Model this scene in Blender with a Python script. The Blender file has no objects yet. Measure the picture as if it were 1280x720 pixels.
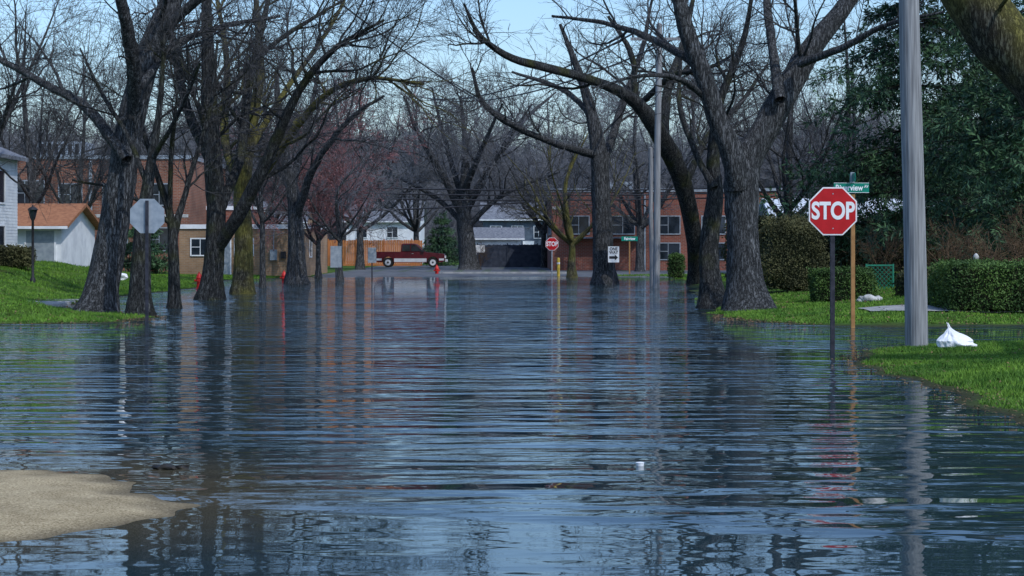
import bpy, bmesh, math, random
import numpy as np
from mathutils import Vector
F=2200.0; H=1.7
rng=np.random.default_rng(7); random.seed(7)
scene=bpy.context.scene
def W(px,py,D): return ((px-640)/F*D, D, H-(py-309)/F*D)
def G(px,py):
    D=H*F/(py-309); return ((px-640)/F*D, D)
# ---------------------------------------------------------------- materials
def newmat(name):
    m=bpy.data.materials.new(name); m.use_nodes=True
    nt=m.node_tree; b=nt.nodes['Principled BSDF']; return m,nt,b
def N(nt,t,**kw):
    n=nt.nodes.new(t)
    for k,v in kw.items(): setattr(n,k,v)
    return n
def coords(nt,stretch=(1,1,1),kind='Object'):
    tc=N(nt,'ShaderNodeTexCoord'); mp=N(nt,'ShaderNodeMapping'); mp.inputs['Scale'].default_value=stretch
    nt.links.new(tc.outputs[kind],mp.inputs['Vector']); return mp.outputs[0]
def ramp(nt,fac,stops):
    r=N(nt,'ShaderNodeValToRGB'); el=r.color_ramp.elements
    while len(el)<len(stops): el.new(0.5)
    for e,(p,c) in zip(el,stops): e.position=p; e.color=(*c,1)
    nt.links.new(fac,r.inputs[0]); return r.outputs[0]
def nmat(name,c1,c2,scale=4,rough=0.8,bump=0.0,stretch=(1,1,1),metal=0,lo=0.35,hi=0.65,detail=4,spec=0.3,dist=0.02):
    m,nt,b=newmat(name); v=coords(nt,stretch)
    n=N(nt,'ShaderNodeTexNoise'); n.inputs['Scale'].default_value=scale; n.inputs['Detail'].default_value=detail
    nt.links.new(v,n.inputs['Vector'])
    nt.links.new(ramp(nt,n.outputs['Fac'],[(lo,c1),(hi,c2)]),b.inputs['Base Color'])
    b.inputs['Roughness'].default_value=rough; b.inputs['Metallic'].default_value=metal
    b.inputs['Specular IOR Level'].default_value=spec
    if bump:
        bp=N(nt,'ShaderNodeBump'); bp.inputs['Strength'].default_value=bump; bp.inputs['Distance'].default_value=dist
        nt.links.new(n.outputs['Fac'],bp.inputs['Height']); nt.links.new(bp.outputs[0],b.inputs['Normal'])
    return m
def bark(name,dark,light,moss=None,mossamt=0.5):
    m,nt,b=newmat(name); v=coords(nt,(1,1,0.16))
    n=N(nt,'ShaderNodeTexNoise'); n.inputs['Scale'].default_value=16; n.inputs['Detail'].default_value=6; n.inputs['Roughness'].default_value=0.72
    nt.links.new(v,n.inputs['Vector'])
    vo=N(nt,'ShaderNodeTexVoronoi',feature='DISTANCE_TO_EDGE'); vo.inputs['Scale'].default_value=19
    mx=N(nt,'ShaderNodeMixRGB'); mx.inputs[0].default_value=0.2
    nt.links.new(v,mx.inputs[1]); nt.links.new(n.outputs['Color'],mx.inputs[2]); nt.links.new(mx.outputs[0],vo.inputs['Vector'])
    mul=N(nt,'ShaderNodeMath',operation='MULTIPLY'); nt.links.new(n.outputs['Fac'],mul.inputs[0])
    r2=ramp(nt,vo.outputs['Distance'],[(0.0,(0.35,)*3),(0.25,(1,1,1))]); nt.links.new(r2,mul.inputs[1])
    col=ramp(nt,mul.outputs[0],[(0.20,dark),(0.60,light)])
    if moss:
        n2=N(nt,'ShaderNodeTexNoise'); n2.inputs['Scale'].default_value=1.3; n2.inputs['Detail'].default_value=4
        nt.links.new(coords(nt),n2.inputs['Vector'])
        f=ramp(nt,n2.outputs['Fac'],[(0.6-mossamt*0.3,(0,0,0)),(0.75-mossamt*0.2,(1,1,1))])
        mm=N(nt,'ShaderNodeMixRGB'); nt.links.new(f,mm.inputs[0]); nt.links.new(col,mm.inputs[1])
        mulc=N(nt,'ShaderNodeMixRGB',blend_type='MULTIPLY'); mulc.inputs[0].default_value=0.8
        mulc.inputs[1].default_value=(*moss,1)
        nt.links.new(ramp(nt,mul.outputs[0],[(0.15,(0.15,)*3),(0.5,(1,1,1))]),mulc.inputs[2])
        nt.links.new(mulc.outputs[0],mm.inputs[2]); col=mm.outputs[0]
    nt.links.new(col,b.inputs['Base Color']); b.inputs['Roughness'].default_value=0.9; b.inputs['Specular IOR Level'].default_value=0.15
    bp=N(nt,'ShaderNodeBump'); bp.inputs['Strength'].default_value=1.0; bp.inputs['Distance'].default_value=0.05
    nt.links.new(mul.outputs[0],bp.inputs['Height']); nt.links.new(bp.outputs[0],b.inputs['Normal'])
    return m
def brick(name,c1,c2,mortar,scale=1.0):
    m,nt,b=newmat(name); tc=N(nt,'ShaderNodeTexCoord'); sp=N(nt,'ShaderNodeSeparateXYZ'); nt.links.new(tc.outputs['Object'],sp.inputs[0])
    ad=N(nt,'ShaderNodeMath',operation='ADD'); nt.links.new(sp.outputs[0],ad.inputs[0]); nt.links.new(sp.outputs[1],ad.inputs[1])
    cb=N(nt,'ShaderNodeCombineXYZ'); nt.links.new(ad.outputs[0],cb.inputs[0]); nt.links.new(sp.outputs[2],cb.inputs[1])
    br=N(nt,'ShaderNodeTexBrick'); br.inputs['Color1'].default_value=(*c1,1); br.inputs['Color2'].default_value=(*c2,1); br.inputs['Mortar'].default_value=(*mortar,1)
    br.inputs['Scale'].default_value=scale; br.inputs['Brick Width'].default_value=0.3; br.inputs['Row Height'].default_value=0.1; br.inputs['Mortar Size'].default_value=0.012
    nt.links.new(cb.outputs[0],br.inputs['Vector'])
    n=N(nt,'ShaderNodeTexNoise'); n.inputs['Scale'].default_value=0.7; n.inputs['Detail'].default_value=5; nt.links.new(cb.outputs[0],n.inputs['Vector'])
    mx=N(nt,'ShaderNodeMixRGB',blend_type='MULTIPLY'); mx.inputs[0].default_value=0.8
    nt.links.new(br.outputs[0],mx.inputs[1]); nt.links.new(ramp(nt,n.outputs['Fac'],[(0.3,(0.45,)*3),(0.65,(1,1,1))]),mx.inputs[2])
    nt.links.new(mx.outputs[0],b.inputs['Base Color']); b.inputs['Roughness'].default_value=0.9
    return m
M={}
M['bark']=bark('bark_grey',(0.012,0.013,0.014),(0.165,0.172,0.18))
M['barkd']=bark('bark_dark',(0.008,0.009,0.010),(0.10,0.104,0.103),(0.07,0.075,0.03),0.3)
M['moss']=bark('bark_moss',(0.015,0.014,0.010),(0.15,0.145,0.11),(0.20,0.185,0.055),0.8)
M['twig']=nmat('twig',(0.028,0.029,0.032),(0.07,0.07,0.072),3,0.9,detail=1)
M['twigp']=nmat('twig_far_hazed',(0.095,0.102,0.118),(0.19,0.195,0.21),0.3,0.9,detail=1)  # far twigs and bark: sky haze put into the colour, paler and bluer
M['twigred']=nmat('twig_red_buds',(0.14,0.065,0.065),(0.26,0.12,0.12),3,0.9,detail=1)
M['twigbr']=nmat('twig_brown',(0.07,0.045,0.03),(0.14,0.09,0.05),3,0.9,detail=1)
M['needle']=nmat('needles',(0.010,0.038,0.026),(0.065,0.135,0.055),0.9,0.75,detail=2)
M['hedge']=nmat('hedge_leaf',(0.025,0.06,0.012),(0.08,0.15,0.03),1.5,0.7,detail=2)
M['hedgeb']=nmat('hedge_brown_leaf',(0.035,0.04,0.018),(0.10,0.10,0.04),1.5,0.8,detail=2)
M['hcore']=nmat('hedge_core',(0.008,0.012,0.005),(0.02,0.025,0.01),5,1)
M['blade']=nmat('grass_blade',(0.04,0.115,0.010),(0.13,0.25,0.025),0.8,0.7,detail=3)
M['leaf']=nmat('dead_leaf',(0.06,0.035,0.018),(0.2,0.13,0.07),5,0.9,detail=1)
M['brick']=brick('red_brick',(0.28,0.065,0.035),(0.20,0.05,0.03),(0.22,0.18,0.15))
M['brick2']=brick('orange_brick',(0.27,0.09,0.045),(0.20,0.068,0.04),(0.25,0.21,0.17))
M['tan']=brick('tan_brick',(0.36,0.22,0.12),(0.29,0.17,0.095),(0.32,0.26,0.19))
M['white']=nmat('white_paint',(0.58,0.61,0.65),(0.74,0.77,0.80),2,0.6)
M['roofg']=nmat('roof_grey_shingle',(0.10,0.11,0.13),(0.2,0.21,0.23),5,0.9,0.3)
M['rooflt']=nmat('roof_light',(0.45,0.5,0.55),(0.6,0.65,0.7),3,0.8)
M['roofo']=nmat('roof_orange_shingle',(0.24,0.10,0.05),(0.35,0.16,0.08),6,0.9,0.3)
M['bluewall']=nmat('slate_blue_siding',(0.05,0.07,0.10),(0.09,0.12,0.16),2,0.8)
M['glass']=nmat('window_glass',(0.01,0.015,0.02),(0.03,0.04,0.055),1,0.08,spec=0.6)
M['dark']=nmat('black_metal',(0.012,0.013,0.016),(0.03,0.03,0.035),6,0.5)
M['bfence']=nmat('black_fence',(0.02,0.028,0.045),(0.045,0.055,0.08),3,0.7)
M['wood']=nmat('fence_wood',(0.36,0.12,0.04),(0.50,0.20,0.07),2,0.85,stretch=(5,5,0.6))
M['pole']=nmat('pole_wood',(0.13,0.135,0.145),(0.33,0.34,0.35),9,0.85,0.7,stretch=(3,3,0.12),detail=8,lo=0.3,hi=0.7)
M['post']=nmat('post_brown',(0.26,0.13,0.045),(0.36,0.19,0.07),6,0.7)
M['postd']=nmat('post_steel_dark',(0.02,0.022,0.03),(0.05,0.05,0.065),8,0.5,metal=0.3)
M['galv']=nmat('sign_back_metal',(0.24,0.28,0.32),(0.34,0.38,0.42),6,0.5,metal=0.3)
M['red']=nmat('sign_red',(0.42,0.006,0.010),(0.50,0.010,0.016),5,0.4)
M['signw']=nmat('sign_white',(0.74,0.76,0.78),(0.82,0.83,0.84),5,0.4)
M['green']=nmat('sign_green',(0.0,0.17,0.12),(0.0,0.22,0.15),5,0.4)
M['conc']=nmat('concrete',(0.22,0.23,0.23),(0.36,0.36,0.35),3,0.9,0.2)
M['asph']=nmat('asphalt',(0.075,0.08,0.09),(0.13,0.14,0.15),0.7,0.8,0.2,detail=8)
M['carred']=nmat('car_paint_maroon',(0.075,0.004,0.010),(0.095,0.006,0.012),2,0.25,spec=0.6)
M['silver']=nmat('car_silver',(0.5,0.51,0.53),(0.6,0.61,0.63),3,0.35)
M['tyre']=nmat('rubber',(0.012,0.012,0.012),(0.025,0.025,0.025),9,0.9)
M['chrome']=nmat('chrome',(0.6,0.6,0.62),(0.7,0.7,0.72),4,0.2,metal=1)
M['hyd']=nmat('hydrant_red',(0.45,0.015,0.012),(0.55,0.03,0.02),6,0.45)
M['yellow']=nmat('bollard_yellow',(0.5,0.34,0.04),(0.6,0.42,0.06),6,0.6)
M['bag']=nmat('white_plastic',(0.72,0.74,0.77),(0.82,0.83,0.85),5,0.4)
M['debris']=nmat('wet_debris',(0.008,0.007,0.006),(0.03,0.025,0.018),9,0.6)
M['stone']=nmat('stone',(0.28,0.28,0.27),(0.5,0.5,0.48),6,0.9,0.3)
M['lgreen']=nmat('green_lattice_paint',(0.01,0.14,0.09),(0.02,0.2,0.12),6,0.6)
def sand_mat():
    m,nt,b=newmat('wet_sand'); v=coords(nt)
    def ns(s,d):
        n=N(nt,'ShaderNodeTexNoise'); n.inputs['Scale'].default_value=s; n.inputs['Detail'].default_value=d; n.inputs['Roughness'].default_value=0.75; nt.links.new(v,n.inputs['Vector']); return n.outputs['Fac']
    f=ns(65,5); l=ns(2.2,4)
    c=ramp(nt,f,[(0.34,(0.12,0.088,0.045)),(0.5,(0.38,0.30,0.17)),(0.66,(0.62,0.52,0.34))])
    mx=N(nt,'ShaderNodeMixRGB',blend_type='MULTIPLY'); mx.inputs[0].default_value=0.7; nt.links.new(c,mx.inputs[1]); nt.links.new(ramp(nt,l,[(0.35,(0.62,0.6,0.56)),(0.6,(1,1,1))]),mx.inputs[2])
    g=N(nt,'ShaderNodeNewGeometry'); sp=N(nt,'ShaderNodeSeparateXYZ'); nt.links.new(g.outputs['Position'],sp.inputs[0])
    mr=N(nt,'ShaderNodeMapRange'); mr.inputs[1].default_value=0.0; mr.inputs[2].default_value=0.018; mr.inputs[3].default_value=0.4; nt.links.new(sp.outputs[2],mr.inputs[0])
    m2=N(nt,'ShaderNodeMixRGB',blend_type='MULTIPLY'); m2.inputs[0].default_value=1; nt.links.new(mx.outputs[0],m2.inputs[1]); nt.links.new(mr.outputs[0],m2.inputs[2])
    nt.links.new(m2.outputs[0],b.inputs['Base Color']); b.inputs['Roughness'].default_value=0.9; b.inputs['Specular IOR Level'].default_value=0.2
    bp=N(nt,'ShaderNodeBump'); bp.inputs['Strength'].default_value=0.8; bp.inputs['Distance'].default_value=0.008; nt.links.new(f,bp.inputs['Height']); nt.links.new(bp.outputs[0],b.inputs['Normal'])
    return m
M['sand']=sand_mat()
def ground_mat():
    m,nt,b=newmat('lawn_grass')
    n=N(nt,'ShaderNodeTexNoise'); n.inputs['Scale'].default_value=0.35; n.inputs['Detail'].default_value=6
    nt.links.new(coords(nt),n.inputs['Vector'])
    n2=N(nt,'ShaderNodeTexNoise'); n2.inputs['Scale'].default_value=9; n2.inputs['Detail'].default_value=6; nt.links.new(coords(nt),n2.inputs['Vector'])
    c1=ramp(nt,n.outputs['Fac'],[(0.3,(0.055,0.07,0.02)),(0.5,(0.06,0.13,0.018)),(0.68,(0.11,0.17,0.035))])
    mx=N(nt,'ShaderNodeMixRGB',blend_type='MULTIPLY'); mx.inputs[0].default_value=0.8
    nt.links.new(c1,mx.inputs[1]); nt.links.new(ramp(nt,n2.outputs['Fac'],[(0.3,(0.35,)*3),(0.65,(1.1,1.1,1.0))]),mx.inputs[2])
    g=N(nt,'ShaderNodeNewGeometry'); sp=N(nt,'ShaderNodeSeparateXYZ'); nt.links.new(g.outputs['Position'],sp.inputs[0])
    mr=N(nt,'ShaderNodeMapRange'); mr.inputs[1].default_value=0.0; mr.inputs[2].default_value=0.03; nt.links.new(sp.outputs[2],mr.inputs[0])
    m2=N(nt,'ShaderNodeMixRGB'); m2.inputs[1].default_value=(0.035,0.035,0.02,1); nt.links.new(mr.outputs[0],m2.inputs[0]); nt.links.new(mx.outputs[0],m2.inputs[2])
    nt.links.new(m2.outputs[0],b.inputs['Base Color']); b.inputs['Roughness'].default_value=0.95; b.inputs['Specular IOR Level'].default_value=0.1
    bp=N(nt,'ShaderNodeBump'); bp.inputs['Distance'].default_value=0.05; nt.links.new(n2.outputs['Fac'],bp.inputs['Height']); nt.links.new(bp.outputs[0],b.inputs['Normal'])
    return m
M['lawn']=ground_mat()
def water_mat():
    m,nt,b=newmat('flood_water')
    g=N(nt,'ShaderNodeNewGeometry'); sp=N(nt,'ShaderNodeSeparateXYZ'); nt.links.new(g.outputs['Position'],sp.inputs[0])
    def mp(scale,rot=0):
        q=N(nt,'ShaderNodeMapping'); q.inputs['Scale'].default_value=scale; q.inputs['Rotation'].default_value=(0,0,rot)
        nt.links.new(g.outputs['Position'],q.inputs['Vector']); return q.outputs[0]
    def noise(scale,rot,det):
        n=N(nt,'ShaderNodeTexNoise'); n.inputs['Scale'].default_value=1; n.inputs['Detail'].default_value=det; n.inputs['Roughness'].default_value=0.45
        nt.links.new(mp(scale,rot),n.inputs['Vector']); return n.outputs['Fac']
    def math_(op,a,c):
        q=N(nt,'ShaderNodeMath',operation=op)
        for i,v in enumerate((a,c)):
            if isinstance(v,(int,float)): q.inputs[i].default_value=v
            else: nt.links.new(v,q.inputs[i])
        return q.outputs[0]
    a=noise((0.5,1.6,1),0.10,2)
    c=noise((1.5,3.8,1),-0.14,1.5)
    d=noise((4.5,9.0,1),0.25,0)
    wv=N(nt,'ShaderNodeTexWave',wave_type='BANDS',bands_direction='Y'); wv.inputs['Scale'].default_value=0.55; wv.inputs['Distortion'].default_value=7.0; wv.inputs['Detail'].default_value=2; wv.inputs['Detail Scale'].default_value=0.6
    nt.links.new(mp((0.45,1,1),0.05),wv.inputs['Vector'])
    far=N(nt,'ShaderNodeMapRange'); far.inputs[1].default_value=13; far.inputs[2].default_value=38; far.inputs[3].default_value=0.55; far.inputs[4].default_value=1.9
    nt.links.new(sp.outputs[1],far.inputs[0])
    h=math_('ADD',math_('MULTIPLY',a,0.080),math_('MULTIPLY',c,0.036))
    h=math_('ADD',h,math_('MULTIPLY',d,0.0055))
    h=math_('MULTIPLY',h,far.outputs[0])
    h=math_('ADD',h,math_('MULTIPLY',wv.outputs['Fac'],0.0055))
    big=noise((0.05,0.16,1),0.2,2)
    patch=N(nt,'ShaderNodeMapRange'); patch.inputs[1].default_value=0.38; patch.inputs[2].default_value=0.62; patch.inputs[3].default_value=0.5; patch.inputs[4].default_value=1.35
    nt.links.new(big,patch.inputs[0])
    yy=math_('ADD',sp.outputs[1],math_('MULTIPLY',sp.outputs[0],0.30))
    yy=math_('ADD',yy,math_('MULTIPLY',big,0.8))
    calm=N(nt,'ShaderNodeMapRange',interpolation_type='SMOOTHSTEP'); calm.inputs[1].default_value=11.2; calm.inputs[2].default_value=11.8; calm.inputs[3].default_value=0.2; calm.inputs[4].default_value=1.0
    nt.links.new(yy,calm.inputs[0])
    h=math_('MULTIPLY',math_('MULTIPLY',h,patch.outputs[0]),calm.outputs[0])
    bp=N(nt,'ShaderNodeBump'); bp.inputs['Strength'].default_value=1; bp.inputs['Distance'].default_value=1.0
    nt.links.new(h,bp.inputs['Height']); nt.links.new(bp.outputs[0],b.inputs['Normal'])
    q=N(nt,'ShaderNodeVectorMath',operation='DISTANCE'); nt.links.new(g.outputs['Position'],q.inputs[0]); q.inputs[1].default_value=(-4.0,11.9,0)
    mr=N(nt,'ShaderNodeMapRange',interpolation_type='SMOOTHSTEP'); mr.inputs[1].default_value=1.6; mr.inputs[2].default_value=3.6; nt.links.new(q.outputs['Value'],mr.inputs[0])
    mc=N(nt,'ShaderNodeMixRGB'); mc.inputs[1].default_value=(0.075,0.065,0.04,1); mc.inputs[2].default_value=(0.016,0.034,0.042,1); nt.links.new(mr.outputs[0],mc.inputs[0])
    nt.links.new(mc.outputs[0],b.inputs['Base Color'])
    b.inputs['Roughness'].default_value=0.02; b.inputs['IOR'].default_value=1.40
    b.inputs['Specular IOR Level'].default_value=0.5
    return m
M['water']=water_mat()
# ---------------------------------------------------------------- mesh helpers
def link(o,parent=None):
    scene.collection.objects.link(o)
    if parent: o.parent=parent
    return o
def empty(name,loc=(0,0,0),yaw=0):
    e=bpy.data.objects.new(name,None); e.location=loc; e.rotation_euler=(0,0,yaw); e.empty_display_size=0.3; return link(e)
def npmesh(name,V,Fq,mats,midx=None,smooth=True):
    me=bpy.data.meshes.new(name); V=np.asarray(V,dtype=np.float32); Fq=np.asarray(Fq,dtype=np.int32)
    k=Fq.shape[1]; me.vertices.add(len(V)); me.vertices.foreach_set('co',V.ravel())
    me.loops.add(Fq.size); me.loops.foreach_set('vertex_index',Fq.ravel())
    me.polygons.add(len(Fq)); me.polygons.foreach_set('loop_start',np.arange(0,Fq.size,k,dtype=np.int32))
    try: me.polygons.foreach_set('loop_total',np.full(len(Fq),k,dtype=np.int32))
    except Exception: pass
    for m in mats: me.materials.append(m)
    if midx is not None: me.polygons.foreach_set('material_index',np.asarray(midx,dtype=np.int32))
    me.polygons.foreach_set('use_smooth',np.full(len(Fq),smooth,dtype=bool))
    me.update(calc_edges=True); return me
class MB:
    def __init__(s): s.v=[];s.f=[];s.m=[];s.mats=[]
    def mi(s,k):
        if k not in s.mats: s.mats.append(k)
        return s.mats.index(k)
    def add(s,vs,fs,k):
        o=len(s.v); s.v+=[tuple(p) for p in vs]; i=s.mi(k)
        for f in fs: s.f.append([o+a for a in f]); s.m.append(i)
    def box(s,x0,x1,y0,y1,z0,z1,k):
        s.add([(x0,y0,z0),(x1,y0,z0),(x1,y1,z0),(x0,y1,z0),(x0,y0,z1),(x1,y0,z1),(x1,y1,z1),(x0,y1,z1)],
              [(0,3,2,1),(4,5,6,7),(0,1,5,4),(1,2,6,5),(2,3,7,6),(3,0,4,7)],k)
    def prismy(s,pts,y0,y1,k):
        n=len(pts); s.add([(x,y0,z) for x,z in pts]+[(x,y1,z) for x,z in pts],
            [tuple(range(n)),tuple(range(2*n-1,n-1,-1))]+[(i,i+n,(i+1)%n+n,(i+1)%n) for i in range(n)],k)
    def prismx(s,pts,x0,x1,k):
        n=len(pts); s.add([(x0,y,z) for y,z in pts]+[(x1,y,z) for y,z in pts],
            [tuple(range(n)),tuple(range(2*n-1,n-1,-1))]+[(i,i+n,(i+1)%n+n,(i+1)%n) for i in range(n)],k)
    def lathe(s,cx,cy,prof,seg,k):
        vs=[];fs=[]
        for r,z in prof:
            for j in range(seg):
                a=2*math.pi*j/seg; vs.append((cx+r*math.cos(a),cy+r*math.sin(a),z))
        for i in range(len(prof)-1):
            for j in range(seg): fs.append((i*seg+j,i*seg+(j+1)%seg,(i+1)*seg+(j+1)%seg,(i+1)*seg+j))
        fs.append(tuple(range(seg-1,-1,-1))); fs.append(tuple((len(prof)-1)*seg+j for j in range(seg)))
        s.add(vs,fs,k)
    def tube(s,p0,p1,r0,r1,seg,k):
        p0=Vector(p0);p1=Vector(p1);d=(p1-p0).normalized(); u=d.orthogonal().normalized(); w=d.cross(u)
        vs=[];
        for p,r in((p0,r0),(p1,r1)):
            for j in range(seg):
                a=2*math.pi*j/seg; vs.append(p+u*r*math.cos(a)+w*r*math.sin(a))
        s.add(vs,[(j,(j+1)%seg,seg+(j+1)%seg,seg+j) for j in range(seg)]+[tuple(range(seg-1,-1,-1)),tuple(range(seg,2*seg))],k)
    def build(s,name,parent=None,loc=(0,0,0),yaw=0,smooth=False,bevel=0):
        me=bpy.data.meshes.new(name); me.from_pydata(s.v,[],s.f)
        for k in s.mats: me.materials.append(M[k])
        for p,i in zip(me.polygons,s.m): p.material_index=i
        o=bpy.data.objects.new(name,me); o.location=loc; o.rotation_euler=(0,0,yaw); link(o,parent)
        bm=bmesh.new(); bm.from_mesh(me); bmesh.ops.recalc_face_normals(bm,faces=bm.faces); bm.to_mesh(me); bm.free()
        if smooth:
            for p in me.polygons: p.use_smooth=True
            md=o.modifiers.new('es','EDGE_SPLIT'); md.split_angle=math.radians(40)
        if bevel:
            md=o.modifiers.new('bv','BEVEL'); md.width=bevel; md.segments=2; md.limit_method='ANGLE'
        return o
def text(parent,body,size,loc,k,sx=1,off=0.0,yaw=0):
    c=bpy.data.curves.new('lettering','FONT'); c.body=body; c.size=size; c.align_x='CENTER'; c.align_y='CENTER'; c.offset=off; c.extrude=0.0015
    c.materials.append(M[k]); o=bpy.data.objects.new('lettering',c); o.location=loc; o.rotation_euler=(math.pi/2,0,yaw); o.scale=(sx,1,1); link(o,parent); return o
# ---------------------------------------------------------------- terrain
def sdpoly(X,Y,poly):
    d=np.full(X.shape,1e18); ins=np.zeros(X.shape,bool); n=len(poly)
    for i in range(n):
        ax,ay=poly[i]; bx,by=poly[(i+1)%n]; ex,ey=bx-ax,by-ay
        t=np.clip(((X-ax)*ex+(Y-ay)*ey)/(ex*ex+ey*ey+1e-12),0,1)
        d=np.minimum(d,(X-ax-t*ex)**2+(Y-ay-t*ey)**2)
        c=((ay>Y)!=(by>Y)); xi=ax+(Y-ay)*(ex)/(ey if abs(ey)>1e-9 else 1e-9); ins^=c&(X<xi)
    d=np.sqrt(d); return np.where(ins,d,-d)
def sm(a,b,x):
    t=np.clip((x-a)/(b-a),0,1); return t*t*(3-2*t)
PL=[(-500,-50),(-16,-50),(-16,36),G(-60,407),G(0,406),G(160,403),G(192,397),G(120,389),G(72,383),G(110,374),G(245,361),G(250,352),G(385,346),(-11.7,130),(-500,130)]
PR2=[G(900,399),G(960,404),G(1040,408),G(1130,409),G(1290,406),(60,39),(500,39),(500,110),(9,110),G(860,352),G(876,372),G(884,388)]
PR1=[G(1060,443),G(1068,452),G(1100,466),G(1150,482),G(1200,500),G(1280,527),G(1400,575),(14,-30),(500,-30),(500,33),(60,32),G(1300,428),G(1170,431),G(1100,437)]
PF=[(-500,101),(-11.7,101),(-7,103.5),(-3,101.5),(2.4,106),(5,100),(500,100),(500,3000),(-500,3000)]
PS=[(-20,13.6),G(0,587),G(60,588),G(125,594),G(165,604),G(168,612),G(205,622),G(233,632),G(215,645),G(150,658),G(90,668),G(0,680),(-20,9.8)]
def hf(X,Y):
    X=np.asarray(X,float);Y=np.asarray(Y,float)
    w=0.18*np.sin(X*2.1+Y*0.9)+0.12*np.sin(X*-1.3+Y*2.7)+0.08*np.sin(X*5.1-Y*3.7)
    z=np.full(X.shape,-0.35)
    s=sdpoly(X,Y,PL)+w*np.clip(Y/40,0.3,1); zl=np.where(s<0,0.12*s,0.05*np.minimum(s,3)+0.95*sm(1.2,7,s)*(1-sm(78,97,Y))); z=np.maximum(z,zl)
    s=sdpoly(X,Y,PR2)+w; z=np.maximum(z,np.where(s<0,0.12*s,0.05*np.minimum(s,3)+0.55*sm(1.5,12,s)))
    s=sdpoly(X,Y,PR1)+w*0.6; z=np.maximum(z,np.where(s<0,0.12*s,0.055*np.minimum(s,3)))
    s=sdpoly(X,Y,PF)+w*2; z=np.maximum(z,np.where(s<0,0.03*s,0.02*np.minimum(s,3)+0.01*sm(3,40,s)))
    s=sdpoly(X,Y,PS)+w*0.12+0.03*np.sin(X*9+Y*4)*np.sin(Y*11); z=np.maximum(z,np.where(s<0,0.05*s,0.06*np.minimum(s,0.5)+0.02*np.clip(s-0.5,0,2)))
    z=z+0.008*np.sin(X*3.3+1)*np.sin(Y*2.9)*sm(15,22,Y)
    return z
def hz(x,y): return float(hf(np.array([x]),np.array([y]))[0])
def axis(lo,hi,step,far0,far1):
    a=list(np.arange(lo,hi+1e-6,step)); s=step
    x=hi
    while x<far1: s*=1.25; x+=s; a.append(x)
    x=lo; s=step
    while x>far0: s*=1.25; x-=s; a.insert(0,x)
    return np.array(a)
def sheet(name,xs,ys,zf,mat,smooth=True):
    X,Y=np.meshgrid(xs,ys); Z=zf(X,Y); V=np.stack([X.ravel(),Y.ravel(),Z.ravel()],1); nx,ny=len(xs),len(ys)
    i=(np.arange(ny-1)[:,None]*nx+np.arange(nx-1)[None,:]).ravel(); Fq=np.stack([i,i+1,i+nx+1,i+nx],1)
    me=npmesh(name,V,Fq,[mat],smooth=smooth); return link(bpy.data.objects.new(name,me))
def hground(X,Y):
    z=hf(X,Y); inS=(sdpoly(X,Y,PS)>-1.5)&(Y<16); return np.where(inS,z-0.12,z)
sheet('ground',axis(-26,26,0.3,-2500,2500),axis(8,112,0.3,-400,4000),hground,M['lawn'])
sheet('road',np.linspace(-7,4.6,24),np.linspace(-40,100,281),lambda X,Y:np.minimum(hf(X,Y),-0.2)+0.02,M['asph'])
sheet('parking_lot',np.linspace(-11.5,26,160),np.linspace(98,160,180),lambda X,Y:hf(X,Y)+0.006,M['asph'])
sheet('sand',np.linspace(-9,-1.5,260),np.linspace(9.2,14.5,220),lambda X,Y:hf(X,Y)+0.004*np.sin(X*7+Y*3)*np.sin(Y*9-X*2),M['sand'])
sheet('water',np.linspace(-200,200,3),np.linspace(-60,140,3),lambda X,Y:X*0,M['water'])
sheet('sidewalk',np.linspace(8.4,17,30),np.linspace(41.2,42.8,8),lambda X,Y:hf(X,Y)+0.03,M['conc'])
# ---------------------------------------------------------------- trees
NF=0
def nrm(a): return a/(np.linalg.norm(a,axis=-1,keepdims=True)+1e-9)
def tubes(P,R,S,lump=0,rg=rng):
    B,n,_=P.shape; T=np.gradient(P,axis=1); T=nrm(T)
    m=nrm(P[:,-1]-P[:,0]); ref=np.zeros((B,3)); ref[np.arange(B),np.argmin(np.abs(m),axis=1)]=1
    U=nrm(np.cross(T,ref[:,None,:])); Vv=np.cross(T,U); a=np.arange(S)*2*np.pi/S
    RR=np.repeat(R[:,:,None],S,2)
    if lump:
        s=np.arange(n)[None,:,None]
        for k in (2,3,5):
            ph=rg.uniform(0,6.28,(B,1,1)); q=rg.uniform(-0.35,0.35,(B,1,1)); RR=RR*(1+lump/k*2*np.sin(k*a[None,None,:]+ph+q*s))
        RR=RR*(1+lump*0.5*rg.normal(size=RR.shape))
    V=P[:,:,None,:]+RR[...,None]*(np.cos(a)[None,None,:,None]*U[:,:,None,:]+np.sin(a)[None,None,:,None]*Vv[:,:,None,:])
    b=np.arange(B)[:,None,None]*n*S; i=np.arange(n-1)[None,:,None]*S; j=np.arange(S)[None,None,:]; j2=(j+1)%S
    Fq=np.stack([b+i+j,b+i+j2,b+i+S+j2,b+i+S+j],-1).reshape(-1,4)
    return V.reshape(-1,3),Fq
def plen(P): return np.linalg.norm(np.diff(P,axis=1),axis=2).sum(1)
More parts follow.
